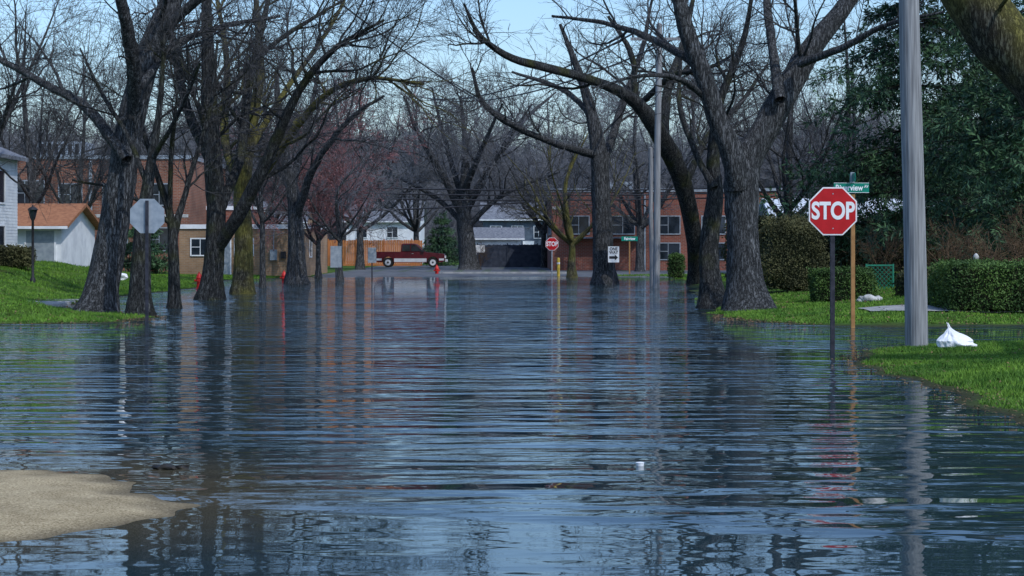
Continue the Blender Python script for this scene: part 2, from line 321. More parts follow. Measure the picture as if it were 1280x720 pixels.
def spawn(P,R,dens,t0,lf,ang,rf,n,noise,trop,rg,Lmin=0.1,Lmax=9,rmin=0.005,tap=0.75):
    L=plen(P); tot=int(dens*L.sum())
    if tot<1: tot=1
    idx=rg.choice(len(L),tot,p=L/L.sum()); t=rg.uniform(t0,0.99,tot)
    n0=P.shape[1]; f=t*(n0-1); i=np.clip(f.astype(int),0,n0-2); a=(f-i)[:,None]
    pos=P[idx,i]*(1-a)+P[idx,i+1]*a; rad=R[idx,i]*(1-a[:,0])+R[idx,i+1]*a[:,0]; T=nrm(P[idx,i+1]-P[idx,i])
    pr=nrm(np.cross(T,rg.normal(size=(tot,3)))); an=rg.normal(ang,0.2,tot)[:,None]
    d=nrm(np.cos(an)*T+np.sin(an)*pr)
    Lc=np.clip(L[idx]*lf*(1.2-tap*t)*rg.uniform(0.55,1.3,tot),Lmin,Lmax)
    r0=np.maximum(np.minimum(rad*rf,Lc*0.014+0.002),rmin)
    pts=[pos]; st=(Lc/(n-1))[:,None]
    tv=np.array([0,0,1.0])
    for k in range(n-1):
        d=nrm(d+noise*rg.normal(size=(tot,3))+trop*tv); pts.append(pts[-1]+d*st)
    PP=np.stack(pts,1); s=np.linspace(0,1,n)[None,:]; RR=np.maximum(r0[:,None]*(1-0.85*s),rmin*0.55)
    return PP,RR
def resample(pts,n,rg,wob=0.0):
    p=np.array(pts,float)
    q=np.vstack([2*p[0]-p[1],p,2*p[-1]-p[-2]]); out=[]
    m=len(p)-1; ts=np.linspace(0,m,n)
    for t in ts:
        i=min(int(t),m-1); u=t-i; a,b,c,d=q[i],q[i+1],q[i+2],q[i+3]
        out.append(0.5*((2*b)+(-a+c)*u+(2*a-5*b+4*c-d)*u*u+(-a+3*b-3*c+d)*u**3))
    o=np.array(out)
    if wob:
        k=rg.normal(size=(n,3))*wob; k=np.cumsum(k,0)*0.5; k-=np.linspace(0,1,n)[:,None]*k[-1]; k[0]=0; o[:,:3]+=k*np.minimum(1,o[:,3:4]*6+0.2)
    o[:,3]=np.maximum(o[:,3],0.008)
    return o
def make_tree(name,limbs,rg,dens=1.0,mat='bark',tmat='twig',rmin=0.006,flare=True,fine=1.0,buds=None,Lmax=5,twigdrop=-0.02,obj=True,startfree=0.2,l1=0.5):
    global NF
    VV=[];FF=[];MM=[];o=0
    def add(V,Fq,mi):
        nonlocal o
        VV.append(V);FF.append(Fq+o);MM.append(np.full(len(Fq),mi));o+=len(V)
    base=np.array(limbs[0][0][:3])
    LP=[];LR=[]
    for li,l in enumerate(limbs):
        a=resample(l,40,rg,0.016 if li else 0.006)
        if li==0 and flare:
            hgt=a[:,2]-max(a[0,2],0.0); a[:,3]*=1+0.45*np.exp(-np.clip(hgt,0,99)/0.35)
        P=a[None,:,:3];R=a[None,:,3]; V,Fq=tubes(P,R,16 if li==0 else 9,0.06,rg=rg); add(V,Fq,0); LP.append(P[0]);LR.append(R[0])
    LP=np.array(LP);LR=np.array(LR)
    P0=LP.copy();R0=LR.copy()
    idx=np.linspace(18,39,40); i=np.clip(idx.astype(int),0,38); fr=(idx-i)
    P0[0]=LP[0][i]*(1-fr[:,None])+LP[0][i+1]*fr[:,None]; R0[0]=LR[0][i]*(1-fr)+LR[0][i+1]*fr
    c1=spawn(P0,R0,1.0*dens,startfree,l1,0.8,0.5,11,0.17,0.05,rg,1.2,Lmax,rmin*2,tap=0.55)
    V,Fq=tubes(*c1,5,rg=rg); add(V,Fq,0)
    c2=spawn(*c1,2.3*dens,0.1,0.5,0.7,0.6,6,0.16,0.03,rg,0.6,2.8,rmin*1.2,tap=0.6)
    V,Fq=tubes(*c2,3,rg=rg); add(V,Fq,1)
    c3=spawn(*c2,3.4*dens*fine,0.08,0.55,0.65,0.7,4,0.15,twigdrop,rg,0.35,1.3,rmin,tap=0.5)
    V,Fq=tubes(*c3,3,rg=rg); add(V,Fq,1)
    last=c3
    c5=spawn(P0,R0,1.6*dens,0.3,0.14,0.9,0.3,5,0.16,0.05,rg,0.6,1.8,rmin)
    V,Fq=tubes(*c5,3,rg=rg); add(V,Fq,1)
    c4=spawn(np.concatenate([c5[0][:,:4],c3[0]]),np.concatenate([c5[1][:,:4],c3[1]]),1.8*dens*fine,0.1,0.6,0.65,0.8,3,0.12,twigdrop,rg,0.25,0.6,rmin*0.85)
    V,Fq=tubes(*c4,3,rg=rg); add(V,Fq,1)
    mats=[M[mat],M[tmat]]
    if buds:
        pts=np.concatenate([last[0][:,-1],c4[0][:,-1]]); pts=pts[rg.random(len(pts))<buds[1]]; k=len(pts); sz=buds[2]
        a=rg.normal(size=(k,3))*sz; b=rg.normal(size=(k,3))*sz
        V=np.stack([pts-a,pts+b,pts+a,pts-b],1).reshape(-1,3); add(V,np.arange(4*k).reshape(-1,4),2); mats.append(M[buds[0]])
    V=np.concatenate(VV)-base; Fq=np.concatenate(FF); NF+=len(Fq); me=npmesh(name,V,Fq,mats,np.concatenate(MM))
    if not obj: return me
    ob=bpy.data.objects.new(name,me); ob.location=base; return link(ob)
def PT(D,pts,d1=0.0,d0=0.0):
    out=[]; n=len(pts)
    for i,p in enumerate(pts):
        px,py,w=p[:3]; DD=D+d0+(d1-d0)*i/max(1,n-1)
        x,y,z=W(px,py,DD); out.append((x,y,z,w/2/F*DD))
    return out
def photo_tree(name,D,limbs,seed,**kw):
    rg=np.random.default_rng(seed); L=[]
    for i,(pts,d) in enumerate(limbs):
        if isinstance(d,tuple): a=PT(D,pts,d[1],d[0])
        else: a=PT(D,pts,d,0)
        if i==0: x,y,z,r=a[0]; a=[(x,y,-0.35,r*1.05)]+a
        L.append(a)
    kw.setdefault('rmin',0.00011*D); return make_tree(name,L,rg,**kw)
def gen_limbs(base,h0,r,nl,ln,spread,rg,lean=(0,0)):
    bx,by,bz=base; top=np.array([bx+lean[0],by+lean[1],bz+h0])
    L=[[(bx,by,bz-0.3,r),(bx+lean[0]*0.4,by+lean[1]*0.4,bz+h0*0.5,r*0.85),(*top,r*0.75),(top[0]+lean[0]*0.4+rg.normal()*0.3,top[1]+rg.normal()*0.3,top[2]+ln*0.5,r*0.45),(top[0]+lean[0]*0.6+rg.normal()*0.8,top[1]+rg.normal()*0.8,top[2]+ln*0.95,r*0.1)]]
    a0=rg.uniform(0,6.28)
    for k in range(nl):
        a=a0+k*6.283/nl+rg.normal()*0.25; s=spread*rg.uniform(0.7,1.2); l=ln*rg.uniform(0.75,1.1); q=rg.uniform(-0.25,0.35)*h0
        p=top+np.array([0,0,min(q,0)]); dx,dy=math.cos(a),math.sin(a); pts=[]
        for t,rr in((0,0.5),(0.15,0.42),(0.4,0.30),(0.7,0.16),(1,0.04)):
            hor=l*s*(t**0.85); up=l*(1-0.35*s)*(t**1.1)
            pts.append((p[0]+dx*hor+rg.normal()*0.25*t,p[1]+dy*hor+rg.normal()*0.25*t,p[2]+up,r*rr))
        L.append(pts)
    return L
photo_tree('elm_tree',45,[
 ([(120,392,40),(134,330,36),(152,230,34),(165,150,32),(190,60,29),(215,0,26),(240,-80,20),(255,-190,10)],1.5),
 ([(158,200,15),(110,135,13),(60,105,10),(10,80,8),(-60,40,4)],3),
 ([(168,140,20),(165,70,17),(152,0,15),(130,-110,8)],-3),
 ([(200,40,14),(260,-10,12),(330,-50,9),(420,-70,4)],-2),
 ([(175,110,10),(215,60,9),(270,35,7),(350,20,3)],4)],11,dens=1.15)
photo_tree('maple_tree',43.5,[
 ([(174,391,27),(176,330,25),(179,280,20),(187,220,13),(200,130,8),(206,40,4)],0),
 ([(184,230,8),(160,170,6),(130,120,5),(100,60,2)],2),([(190,200,7),(225,140,5),(250,80,3)],-2)],12,dens=1.3,mat='barkd')
photo_tree('maple_tree',49,[
 ([(217,384,15),(216,320,13),(212,270,10),(190,200,7),(170,130,5),(160,60,2)],0),
 ([(216,300,10),(238,220,7),(262,140,5),(272,50,3)],1),([(212,265,7),(215,190,6),(222,110,3)],-1),([(214,280,6),(180,255,5),(140,235,4),(90,225,2)],-1)],13,dens=1.4,mat='barkd')
photo_tree('elm_tree',57,[
 ([(262,376,28),(267,330,26),(270,250,24),(263,150,20),(260,60,16),(255,-80,9)],0),
 ([(268,315,18),(305,258,18),(343,180,14),(375,110,10),(420,60,7),(480,25,3)],-4),
 ([(268,210,14),(232,130,12),(215,50,9),(195,-60,5)],3),
 ([(272,270,14),(300,190,12),(312,100,10),(335,0,6)],4),
 ([(265,180,10),(290,110,8),(350,50,6),(430,0,3)],2)],14,dens=1.15,mat='barkd')
photo_tree('elm_tree',64,[
 ([(303,367,26),(305,300,24),(303,240,22),(312,170,17),(325,90,12),(320,0,7)],0),
 ([(305,255,13),(345,195,11),(400,125,8),(455,98,6),(530,105,3)],-5),
 ([(303,240,12),(280,170,11),(283,80,8),(268,-20,4)],4),
 ([(310,190,9),(360,110,7),(410,40,5),(440,-20,3)],4)],15,dens=1.1,mat='moss')
photo_tree('elm_tree',81,[
 ([(372,356,26),(370,300,21),(366,240,16),(352,170,11),(345,90,5)],0),
 ([(370,275,12),(395,205,9),(435,150,6),(480,120,3)],-5),([(366,240,9),(335,190,7),(310,130,3)],4),([(366,230,9),(385,150,7),(400,80,3)],4)],16,dens=1.05)
photo_tree('oak_tree',128,[
 ([(586,337,23),(583,300,20),(580,262,17),(582,190,9),(576,120,3)],0),
 ([(580,270,11),(555,222,9),(522,165,6),(505,120,2)],-4),([(582,258,12),(610,215,9),(650,155,6),(695,115,2)],4),
 ([(580,240,9),(600,190,7),(628,130,3)],-6),([(583,285,8),(620,250,6),(670,225,4),(700,215,2)],-3),([(580,280,8),(548,250,6),(505,225,4),(480,215,2)],5),
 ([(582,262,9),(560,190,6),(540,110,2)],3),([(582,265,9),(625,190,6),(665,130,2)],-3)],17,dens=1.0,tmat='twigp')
photo_tree('elm_tree',81,[
 ([(755,357,28),(753,300,25),(751,240,22),(748,190,20),(738,140,14),(725,95,10),(700,30,4)],0),
 ([(749,195,10),(702,182,9),(652,162,8),(605,128,7),(590,85,3)],-5),
 ([(751,215,12),(775,140,10),(800,70,7),(815,0,3)],5),
 ([(740,145,8),(700,110,6),(640,90,3)],3)],18,dens=0.9)
photo_tree('elm_tree',46,[
 ([(935,392,52),(930,340,44),(928,285,42),(927,230,46),(930,205,42),(950,170,33),(985,110,31),(1015,60,26),(1060,2,20),(1110,-80,13),(1150,-160,5)],1),
 ([(924,235,32),(915,195,30),(896,150,26),(879,90,23),(860,40,21),(848,0,18),(830,-100,11),(800,-180,4)],-1),
 ([(975,125,14),(965,60,12),(960,0,10),(965,-80,5)],3),
 ([(1000,80,12),(1050,60,9),(1110,30,6),(1180,15,3)],-3),
 ([(875,80,12),(820,50,9),(760,30,6),(690,20,3)],3),
 ([(890,130,8),(850,100,7),(800,95,5),(740,110,2)],-4)],19,dens=0.95)
photo_tree('elm_tree',49,[
 ([(893,386,34),(887,345,25),(887,300,24),(894,245,22),(892,200,17),(900,130,11),(930,50,7),(945,-40,3)],1),
 ([(893,235,10),(868,190,8),(850,130,6),(852,60,3)],2)],20,dens=0.95,mat='barkd')
photo_tree('elm_tree',80,[
 ([(870,352,20),(867,290,20),(851,222,22),(826,172,22),(792,126,17),(742,101,12),(680,84,11),(638,72,9),(600,45,6),(580,5,3)],-10),
 ([(828,175,14),(835,110,11),(855,50,8),(870,-20,4)],3),([(855,235,10),(885,170,8),(925,130,6),(960,80,3)],5),
 ([(795,130,9),(790,70,7),(760,20,4)],0),([(800,130,8),(840,95,7),(885,85,5),(930,60,2)],-5)],21,dens=0.9,mat='barkd')
photo_tree('elm_tree',24,[
 ([(1440,500,84),(1390,330,78),(1318,130,74),(1245,40,70),(1180,-50,58),(1080,-170,36),(1000,-300,16)],1),
 ([(1390,330,40),(1460,200,34),(1560,60,24),(1650,-100,10)],3)],22,dens=0.5,mat='moss')
def generic(px,D,h0,r,nl,ln,spread,seed,name='bare_tree',lean=(0,0),**kw):
    rg=np.random.default_rng(seed); x=(px-640)/F*D; L=gen_limbs((x,D,max(hz(x,D),-0.3)),h0,r,nl,ln,spread,rg,lean)
    kw.setdefault('rmin',0.00011*D); return make_tree(name,L,rg,**kw)
generic(328,74,3.0,0.13,4,6,0.55,31,name='birch_tree',dens=1.1)
generic(398,97,2.2,0.16,6,7.5,0.6,33,name='red_maple_tree',dens=1.4,tmat='twigred',buds=('twigred',0.6,0.03))
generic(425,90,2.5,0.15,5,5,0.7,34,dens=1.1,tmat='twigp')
generic(715,98,2.0,0.24,6,6.5,0.75,35,dens=1.0,mat='moss')
generic(40,80,3.0,0.2,5,9,0.5,36,dens=1.0)
generic(-40,60,3.0,0.25,5,9,0.55,37,dens=1.0)
generic(95,98,3.0,0.2,5,10,0.5,38,dens=1.0)
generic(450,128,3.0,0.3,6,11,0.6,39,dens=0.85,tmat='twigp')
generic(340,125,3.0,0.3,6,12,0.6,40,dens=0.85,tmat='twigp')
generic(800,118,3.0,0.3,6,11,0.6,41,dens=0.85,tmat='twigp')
generic(985,75,3.0,0.25,5,9,0.5,42,dens=0.9)
generic(1060,110,4.0,0.3,6,14,0.5,43,dens=0.85,tmat='twigp')
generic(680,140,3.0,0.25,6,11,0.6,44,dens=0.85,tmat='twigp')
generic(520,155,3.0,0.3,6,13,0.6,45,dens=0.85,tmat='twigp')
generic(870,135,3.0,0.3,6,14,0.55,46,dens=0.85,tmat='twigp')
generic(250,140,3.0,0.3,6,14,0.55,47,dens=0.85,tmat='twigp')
# distant belt of bare trees
rgd=np.random.default_rng(99); prot=[]
for k in range(5):
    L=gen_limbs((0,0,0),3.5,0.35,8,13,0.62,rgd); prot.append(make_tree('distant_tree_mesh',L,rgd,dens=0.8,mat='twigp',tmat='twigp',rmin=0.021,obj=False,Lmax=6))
belt=empty('distant_trees',(0,0,0))
for k in range(165):
    D=rgd.uniform(192,300); px=rgd.uniform(-150,1430)
    o=bpy.data.objects.new('bare_crown',prot[k%5]); o.location=((px-640)/F*D,D,0.05); o.rotation_euler=(0,0,rgd.uniform(0,6.28)); s=rgd.uniform(0.65,1.12)*(D/240)*(0.92 if 560<px<900 else 1.06); o.scale=(s*1.15,s*1.15,s); link(o,belt)
for k in range(60):
    D=rgd.uniform(186,230); px=rgd.uniform(-100,1400)
    o=bpy.data.objects.new('scrub',prot[k%5]); o.location=((px-640)/F*D,D,-1.6); o.rotation_euler=(0,0,rgd.uniform(0,6.28)); s=rgd.uniform(0.4,0.6); o.scale=(s*1.4,s*1.4,s); link(o,belt)
# spruce
def spruce(name,x,y,hgt,rad,seed,z0=1.0,nb=260,nt=26,nn=9,bl=0.30):
    global NF
    rg=np.random.default_rng(seed); bz=hz(x,y)
    tr=np.array([[ (0,0,t*hgt) for t in np.linspace(-0.02,1,20)]]); V0,F0=tubes(tr,np.linspace(0.28,0.02,20)[None]*hgt/14,10,0.03,rg=rg)
    whorl=np.sort(rg.uniform(z0/hgt,0.985,nb)); t=np.round(whorl*hgt/0.8)*0.8/hgt+rg.normal(size=nb)*0.004; t=np.clip(t,z0/hgt,0.985)
    a=rg.uniform(0,6.28,nb); L=rad*(1-t)**0.8*rg.uniform(0.5,1.3,nb)+0.25
    d=np.stack([np.cos(a),np.sin(a),np.full(nb,0.16)],1); n=9; pts=[np.stack([0*t,0*t,t*hgt],1)]; st=(L/(n-1))[:,None]
    for k in range(n-1):
        d=nrm(d+0.05*rg.normal(size=d.shape)+np.array([0,0,-0.13 if k<4 else 0.07])); pts.append(pts[-1]+d*st)
    P=np.stack(pts,1); R=np.maximum(0.03*(1-np.linspace(0,1,n)[None,:]*0.85)*np.ones((nb,1)),0.006); V1,F1=tubes(P,R,4,rg=rg)
    c=spawn(P,R,nt/3.0,0.15,0.24,0.95,0.5,5,0.08,-0.08,rg,0.25,1.2,0.008)
    V2,F2=tubes(*c,3,rg=rg)
    CP=c[0]; B=len(CP); k=B*nn; i=np.repeat(np.arange(B),nn); s=rg.uniform(0,3.99,k); q=s.astype(int); f=(s-q)[:,None]
    pos=CP[i,q]*(1-f)+CP[i,q+1]*f; T=nrm(CP[i,q+1]-CP[i,q]); pr=nrm(np.cross(T,rg.normal(size=(k,3)))); dd=nrm(T*0.8+pr*0.7+np.array([0,0,-0.15]))
    w=nrm(np.cross(dd,rg.normal(size=(k,3))))*0.028; ln=(bl*rg.uniform(0.5,1.1,k))[:,None]
    V3=np.stack([pos-w*0.5,pos+dd*ln*0.5-w,pos+dd*ln,pos+dd*ln*0.5+w],1).reshape(-1,3); F3=np.arange(4*k).reshape(-1,4)
    V=np.concatenate([V0,V1,V2,V3]); o1=len(V0);o2=o1+len(V1);o3=o2+len(V2)
    Fq=np.concatenate([F0,F1+o1,F2+o2,F3+o3]); mi=np.concatenate([np.zeros(len(F0)+len(F1)),np.zeros(len(F2)),np.ones(len(F3))])
    NF+=len(Fq)
    me=npmesh(name,V,Fq,[M['barkd'],M['needle']],mi,smooth=False); o=bpy.data.objects.new(name,me); o.location=(x,y,bz); link(o)
spruce('spruce_tree',15.0,66,17,5.4,1,z0=1.8,nb=190)
spruce('spruce_tree',17.6,57,16,4.8,2,z0=1.6,nb=190)
spruce('spruce_tree',21.5,80,19,6.5,3,z0=1.0,nb=220)
spruce('spruce_tree',25,66,18,6.0,4,z0=1.0,nb=160)
spruce('spruce_tree',(552-640)/F*154,154,4.6,1.7,5,z0=0.2,nb=160,nt=20,nn=8,bl=0.35)
spruce('spruce_tree',(178-640)/F*95,95,3.6,1.7,6,z0=0.2,nb=160,nt=20,nn=8)
# hedges
def hedge(name,cx,cy,sx,sy,sz,n,leaf,mat,seed,rnd=0.08,z0=None,shape=0.0):
    rg=np.random.default_rng(seed); z=hz(cx,cy) if z0 is None else z0
    u=rg.uniform(-1,1,(n,3)); ax=rg.choice(3,n,p=[0.25,0.4,0.35]); sgn=np.where(rg.random(n)<0.5,-1,1.0)
    u[np.arange(n),ax]=sgn; u[ax==2,2]=1
    if shape:
        l=np.linalg.norm(u*np.array([1,1,0.9]),axis=1,keepdims=True); u=u*(1-shape)+u/l*shape
    p=u*np.array([sx/2,sy/2,sz/2])+np.array([0,0,sz/2]); p+=rg.normal(size=p.shape)*rnd*0.5
    ph=np.sin(p[:,0]*3.1+seed)*np.sin(p[:,1]*2.7)*np.sin(p[:,2]*3.9+1); p+=u*ph[:,None]*rnd
    a=rg.normal(size=(n,3)); a=nrm(a)*leaf; b=nrm(np.cross(a,rg.normal(size=(n,3))))*leaf*0.5
    V=np.stack([p-a,p-b,p+a,p+b],1).reshape(-1,3); Fq=np.arange(4*n).reshape(-1,4)
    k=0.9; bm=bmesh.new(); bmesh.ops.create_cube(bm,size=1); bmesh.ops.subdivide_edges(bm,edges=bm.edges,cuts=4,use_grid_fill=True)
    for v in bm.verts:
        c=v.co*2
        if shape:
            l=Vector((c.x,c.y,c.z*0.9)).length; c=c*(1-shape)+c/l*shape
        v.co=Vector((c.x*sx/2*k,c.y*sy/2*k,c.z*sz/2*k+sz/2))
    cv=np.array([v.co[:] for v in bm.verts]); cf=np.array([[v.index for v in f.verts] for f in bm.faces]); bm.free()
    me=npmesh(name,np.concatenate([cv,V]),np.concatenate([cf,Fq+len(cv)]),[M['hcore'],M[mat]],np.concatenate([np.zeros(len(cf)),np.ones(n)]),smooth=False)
    o=bpy.data.objects.new(name,me); o.location=(cx,cy,z-0.03); link(o)
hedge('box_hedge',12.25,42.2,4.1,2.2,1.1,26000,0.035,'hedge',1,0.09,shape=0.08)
hedge('box_hedge',(1053-640)/F*49,49,1.7,1.2,0.85,9000,0.035,'hedge',2,0.08,shape=0.2)
hedge('shrub',(1150-640)/F*48,48,1.15,1.1,0.75,7000,0.035,'hedgeb',3,0.1,shape=0.6)
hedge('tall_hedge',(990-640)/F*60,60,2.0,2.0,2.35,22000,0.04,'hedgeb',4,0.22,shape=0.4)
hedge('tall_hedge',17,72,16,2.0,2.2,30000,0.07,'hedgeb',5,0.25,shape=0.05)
hedge('shrub',(75-640)/F*80,80,2.2,1.2,0.4,5000,0.05,'hedge',6,0.1,shape=0.3)
hedge('shrub',(845-640)/F*95,95,0.8,0.8,1.3,3000,0.05,'hedge',7,0.1,shape=0.5)
hedge('shrub',(15-640)/F*66,66,1.6,1.2,0.7,5000,0.05,'hedgeb',8,0.1,shape=0.5)
def bush(x,y,h,n,seed,mat='twigbr',name='bare_shrub'):
    rg=np.random.default_rng(seed); z=hz(x,y); L=[]
    for k in range(n):
        a=rg.uniform(0,6.28); s=rg.uniform(0.1,0.5)*h
        L.append([(x,y,z-0.1,0.02),(x+math.cos(a)*s*0.4,y+math.sin(a)*s*0.4,z+h*0.5,0.014),(x+math.cos(a)*s,y+math.sin(a)*s,z+h*rg.uniform(0.8,1.1),0.006)])
    make_tree(name,L,rg,dens=2.0,mat='twigbr',tmat=mat,rmin=0.006,flare=False,Lmax=0.6,startfree=0.1,l1=0.3)
bush((1185-640)/F*53,53,1.4,8,1); bush((1235-640)/F*52,52,1.2,8,2); bush((1275-640)/F*53,53,1.6,8,3); bush((1105-640)/F*58,58,1.4,7,4)
bush((600-640)/F*132,132,1.3,6,5)
def grass(name,boxes,seed):
    rg=np.random.default_rng(seed); Vs=[]
    for (x0,x1,y0,y1,n,h,w) in boxes:
        x=rg.uniform(x0,x1,n); y=rg.uniform(y0,y1,n); z=hf(x,y); k=z>0.012; x,y,z=x[k],y[k],z[k]; n=len(x)
        cl=0.5+0.5*np.sin(x*2.3+np.sin(y*1.7)*2)*np.sin(y*2.9+x); hh=h*rg.uniform(0.4,1.2,n)*(0.5+0.8*cl)
        a=rg.uniform(0,6.28,n); l=rg.normal(size=(n,2))*0.35*hh[:,None]
        p=np.stack([x,y,z-0.005],1); d=np.stack([np.cos(a)*w,np.sin(a)*w,0*a],1)
        Vs.append(np.stack([p-d,p+d,p+np.stack([l[:,0],l[:,1],hh],1)],1).reshape(-1,3))
    V=np.concatenate(Vs); me=npmesh(name,V,np.arange(len(V)).reshape(-1,3),[M['blade']],smooth=False); link(bpy.data.objects.new(name,me))
grass('grass',[(4.8,11,16,32,130000,0.055,0.008),(4.5,8.3,38.5,58,40000,0.07,0.014),(8.3,17,43,58,50000,0.07,0.014),(8.3,17,38.5,41.1,12000,0.07,0.014),(-16,-7.5,37.5,56,70000,0.08,0.014),(-20,-7.5,56,98,70000,0.09,0.02),(5,12,85,104,12000,0.1,0.03)],5)
def litter(name,boxes,seed):
    rg=np.random.default_rng(seed); Vs=[]
    for (x0,x1,y0,y1,n,sz,edge) in boxes:
        x=rg.uniform(x0,x1,n); y=rg.uniform(y0,y1,n); z=hf(x,y)
        k=((z>-0.03)&(z<0.03)) if edge else (z>0.03); x,y,z=x[k],y[k],z[k]; n=len(x); z=np.maximum(z,0)+0.008+rg.uniform(0,0.03 if not edge else 0.012,n)
        p=np.stack([x,y,z],1); a=rg.normal(size=(n,3))*np.array([1,1,0.4]); a=nrm(a)*sz*rg.uniform(0.4,1.2,(n,1)); b=nrm(np.cross(a,np.array([0,0,1.0])+0.4*rg.normal(size=(n,3))))*sz*0.45
        Vs.append(np.stack([p-a,p-b,p+a,p+b],1).reshape(-1,3))
    V=np.concatenate(Vs); link(bpy.data.objects.new(name,npmesh(name,V,np.arange(len(V)).reshape(-1,4),[M['leaf']],smooth=False)))
litter('fallen_leaves',[(4.8,11,16,32,900,0.03,False),(4.8,11,16,32,9000,0.022,True),(4.5,17,38.5,58,2500,0.05,False),(4.5,17,38.5,44,7000,0.035,True),(-16,-7.5,37.5,56,2500,0.05,False),(-16,-7.5,37.5,56,12000,0.035,True)],8)
# ---------------------------------------------------------------- signs, poles
def stop_sign(loc,zc,wd,yaw,post='postd',z0=-0.3,r=0.035):
    e=empty('stop_sign',loc,yaw); R=wd/2/math.cos(math.pi/8)
    def octo(k): return [(k*R*math.cos(math.pi/8+i*math.pi/4),zc+k*R*math.sin(math.pi/8+i*math.pi/4)) for i in range(8)]
    b=MB(); b.prismy(octo(1),-0.006,0.0,'galv'); b.prismy(octo(0.995),-0.010,-0.0065,'signw'); b.prismy(octo(0.94),-0.014,-0.0105,'red'); b.build('sign_plate',e)
    b=MB(); b.box(-r,r,0.004,0.004+r*1.6,z0,zc+wd/2*0.9,post); b.tube((0,-0.018,zc+wd*0.36),(0,0.03,zc+wd*0.36),0.012,0.012,8,'galv'); b.tube((0,-0.018,zc-wd*0.36),(0,0.03,zc-wd*0.36),0.012,0.012,8,'galv'); b.build('post',e,bevel=0.004)
    text(e,'STOP',wd*0.49,(0,-0.0175,zc-0.005),'signw',0.76,0.012*wd/0.76)
stop_sign((*G(1041,443)[:2],0),H-(264-309)/F*27.9,0.765,0.0)
stop_sign(((690-640)/F*105,105,0),H-(305-309)/F*105,0.76,0.0,post='galv')
stop_sign(((184-640)/F*40,40,0),H-(270-309)/F*40,0.78,math.pi)
D=37.0; e=empty('street_name_sign',((1066-640)/F*D,D,0),0)
b=MB(); b.box(-0.04,0.04,-0.04,0.04,-0.3,H+(309-243)/F*D,'post'); b.build('post',e)
zt=H+(309-235)/F*D
b=MB(); b.box(-0.40,0.34,-0.012,0.0,zt-0.10,zt+0.11,'green'); b.box(-0.40,0.34,-0.014,-0.0122,zt-0.10,zt-0.092,'signw'); b.box(-0.40,0.34,-0.014,-0.0122,zt+0.102,zt+0.11,'signw'); b.build('name_plate',e)
text(e,'Riverview',0.17,(-0.08,-0.016,zt),'signw',0.85,0.004); text(e,'AV',0.08,(0.28,-0.016,zt+0.03),'signw',0.85,0.002)
b=MB(); b.box(-0.012,0.0,-0.30,0.30,zt+0.13,zt+0.31,'green'); b.box(-0.05,0.03,-0.03,0.03,zt+0.11,zt+0.33,'galv'); b.build('cross_plate',e)
D=108; e=empty('street_name_sign',((787-640)/F*D,D,0)); b=MB(); b.box(-0.04,0.04,0.004,0.08,-0.3,2.35,'post'); b.build('post',e)
b=MB(); b.box(-0.5,0.5,-0.02,0.0,2.08,2.36,'green'); b.build('name_plate',e); text(e,'Fairview',0.24,(0,-0.024,2.22),'signw',0.85,0.006)
D=79.5; e=empty('one_way_sign',((767-640)/F*D,D,0)); zc=H-(318-309)/F*D
b=MB(); b.box(-0.25,0.25,-0.01,0,zc-0.36,zc+0.36,'signw'); b.build('sign_plate',e)
b=MB(); b.prismy([(-0.20,zc-0.2),(0.05,zc-0.2),(0.05,zc-0.28),(0.2,zc-0.14),(0.05,zc-0.0),(0.05,zc-0.08),(-0.20,zc-0.08)],-0.014,-0.011,'dark'); b.build('arrow',e)
b=MB(); b.box(-0.03,0.03,0.003,0.05,-0.3,zc+0.3,'postd'); b.build('post',e)
text(e,'ONE',0.19,(0,-0.013,zc+0.24),'dark',0.9,0.006); text(e,'WAY',0.19,(0,-0.013,zc+0.08),'dark',0.9,0.006)
for px,py,D,w,h in((420,321,82,0.52,1.0),(465,319,92,0.45,0.8),(600,311,135,0.75,0.55)):
    e=empty('road_sign',((px-640)/F*D,D,0),0.1); zc=H-(py-309)/F*D
    b=MB(); b.box(-w/2,w/2,-0.01,0,zc-h/2,zc+h/2,'galv' if px<550 else 'signw'); b.build('sign_plate',e,bevel=0.003); b=MB(); b.box(-0.035,0.035,0.004,0.06,-0.3,zc+h/2-0.05,'postd'); b.build('post',e)
b=MB(); b.lathe(0,0,[(0.09,-0.3),(0.09,1.0),(0.075,1.06),(0.03,1.09)],14,'yellow'); b.lathe(0,0,[(0.094,0.7),(0.094,0.8)],14,'signw'); b.build('bollard',None,((698-640)/F*104,104,0),smooth=True)
def pole(name,D,pxb,pxt,pyt,r0,r1,arm=True,mat='pole'):
    xb=(pxb-640)/F*D; xt,_,zt=W(pxt,pyt,D); e=empty(name,(xb,D,0))
    P=np.array([[(t*(xt-xb)+0.01*math.sin(t*9),0,-0.3+t*(zt+0.3)) for t in np.linspace(0,1,40)]]); R=np.linspace(r0,r1,40)[None]
    V,Fq=tubes(P,R,20,0.008); me=npmesh('pole_shaft',V,Fq,[M[mat]]); link(bpy.data.objects.new('pole_shaft',me),e)
    b=MB(); dx=xt-xb
    if arm:
        b.box(dx-1.2,dx+1.2,-r1-0.1,-r1,zt-0.7,zt-0.58,'pole')
        for q in(-1.1,-0.4,0.4,1.1): b.lathe(dx+q,-r1-0.05,[(0.03,zt-0.58),(0.05,zt-0.52),(0.03,zt-0.47),(0.045,zt-0.43),(0.02,zt-0.4)],8,'dark')
    b.lathe(dx,0,[(r1,zt-0.01),(r1*0.5,zt+0.04)],12,mat); b.build('fittings',e)
    return (xt,D,zt)
pole('utility_pole',29.7,1146,1130,-330,0.195,0.15)
p1=pole('utility_pole',73,820,824,30,0.15,0.12)
p2=pole('utility_pole',76,815,813,185,0.10,0.09,arm=False)
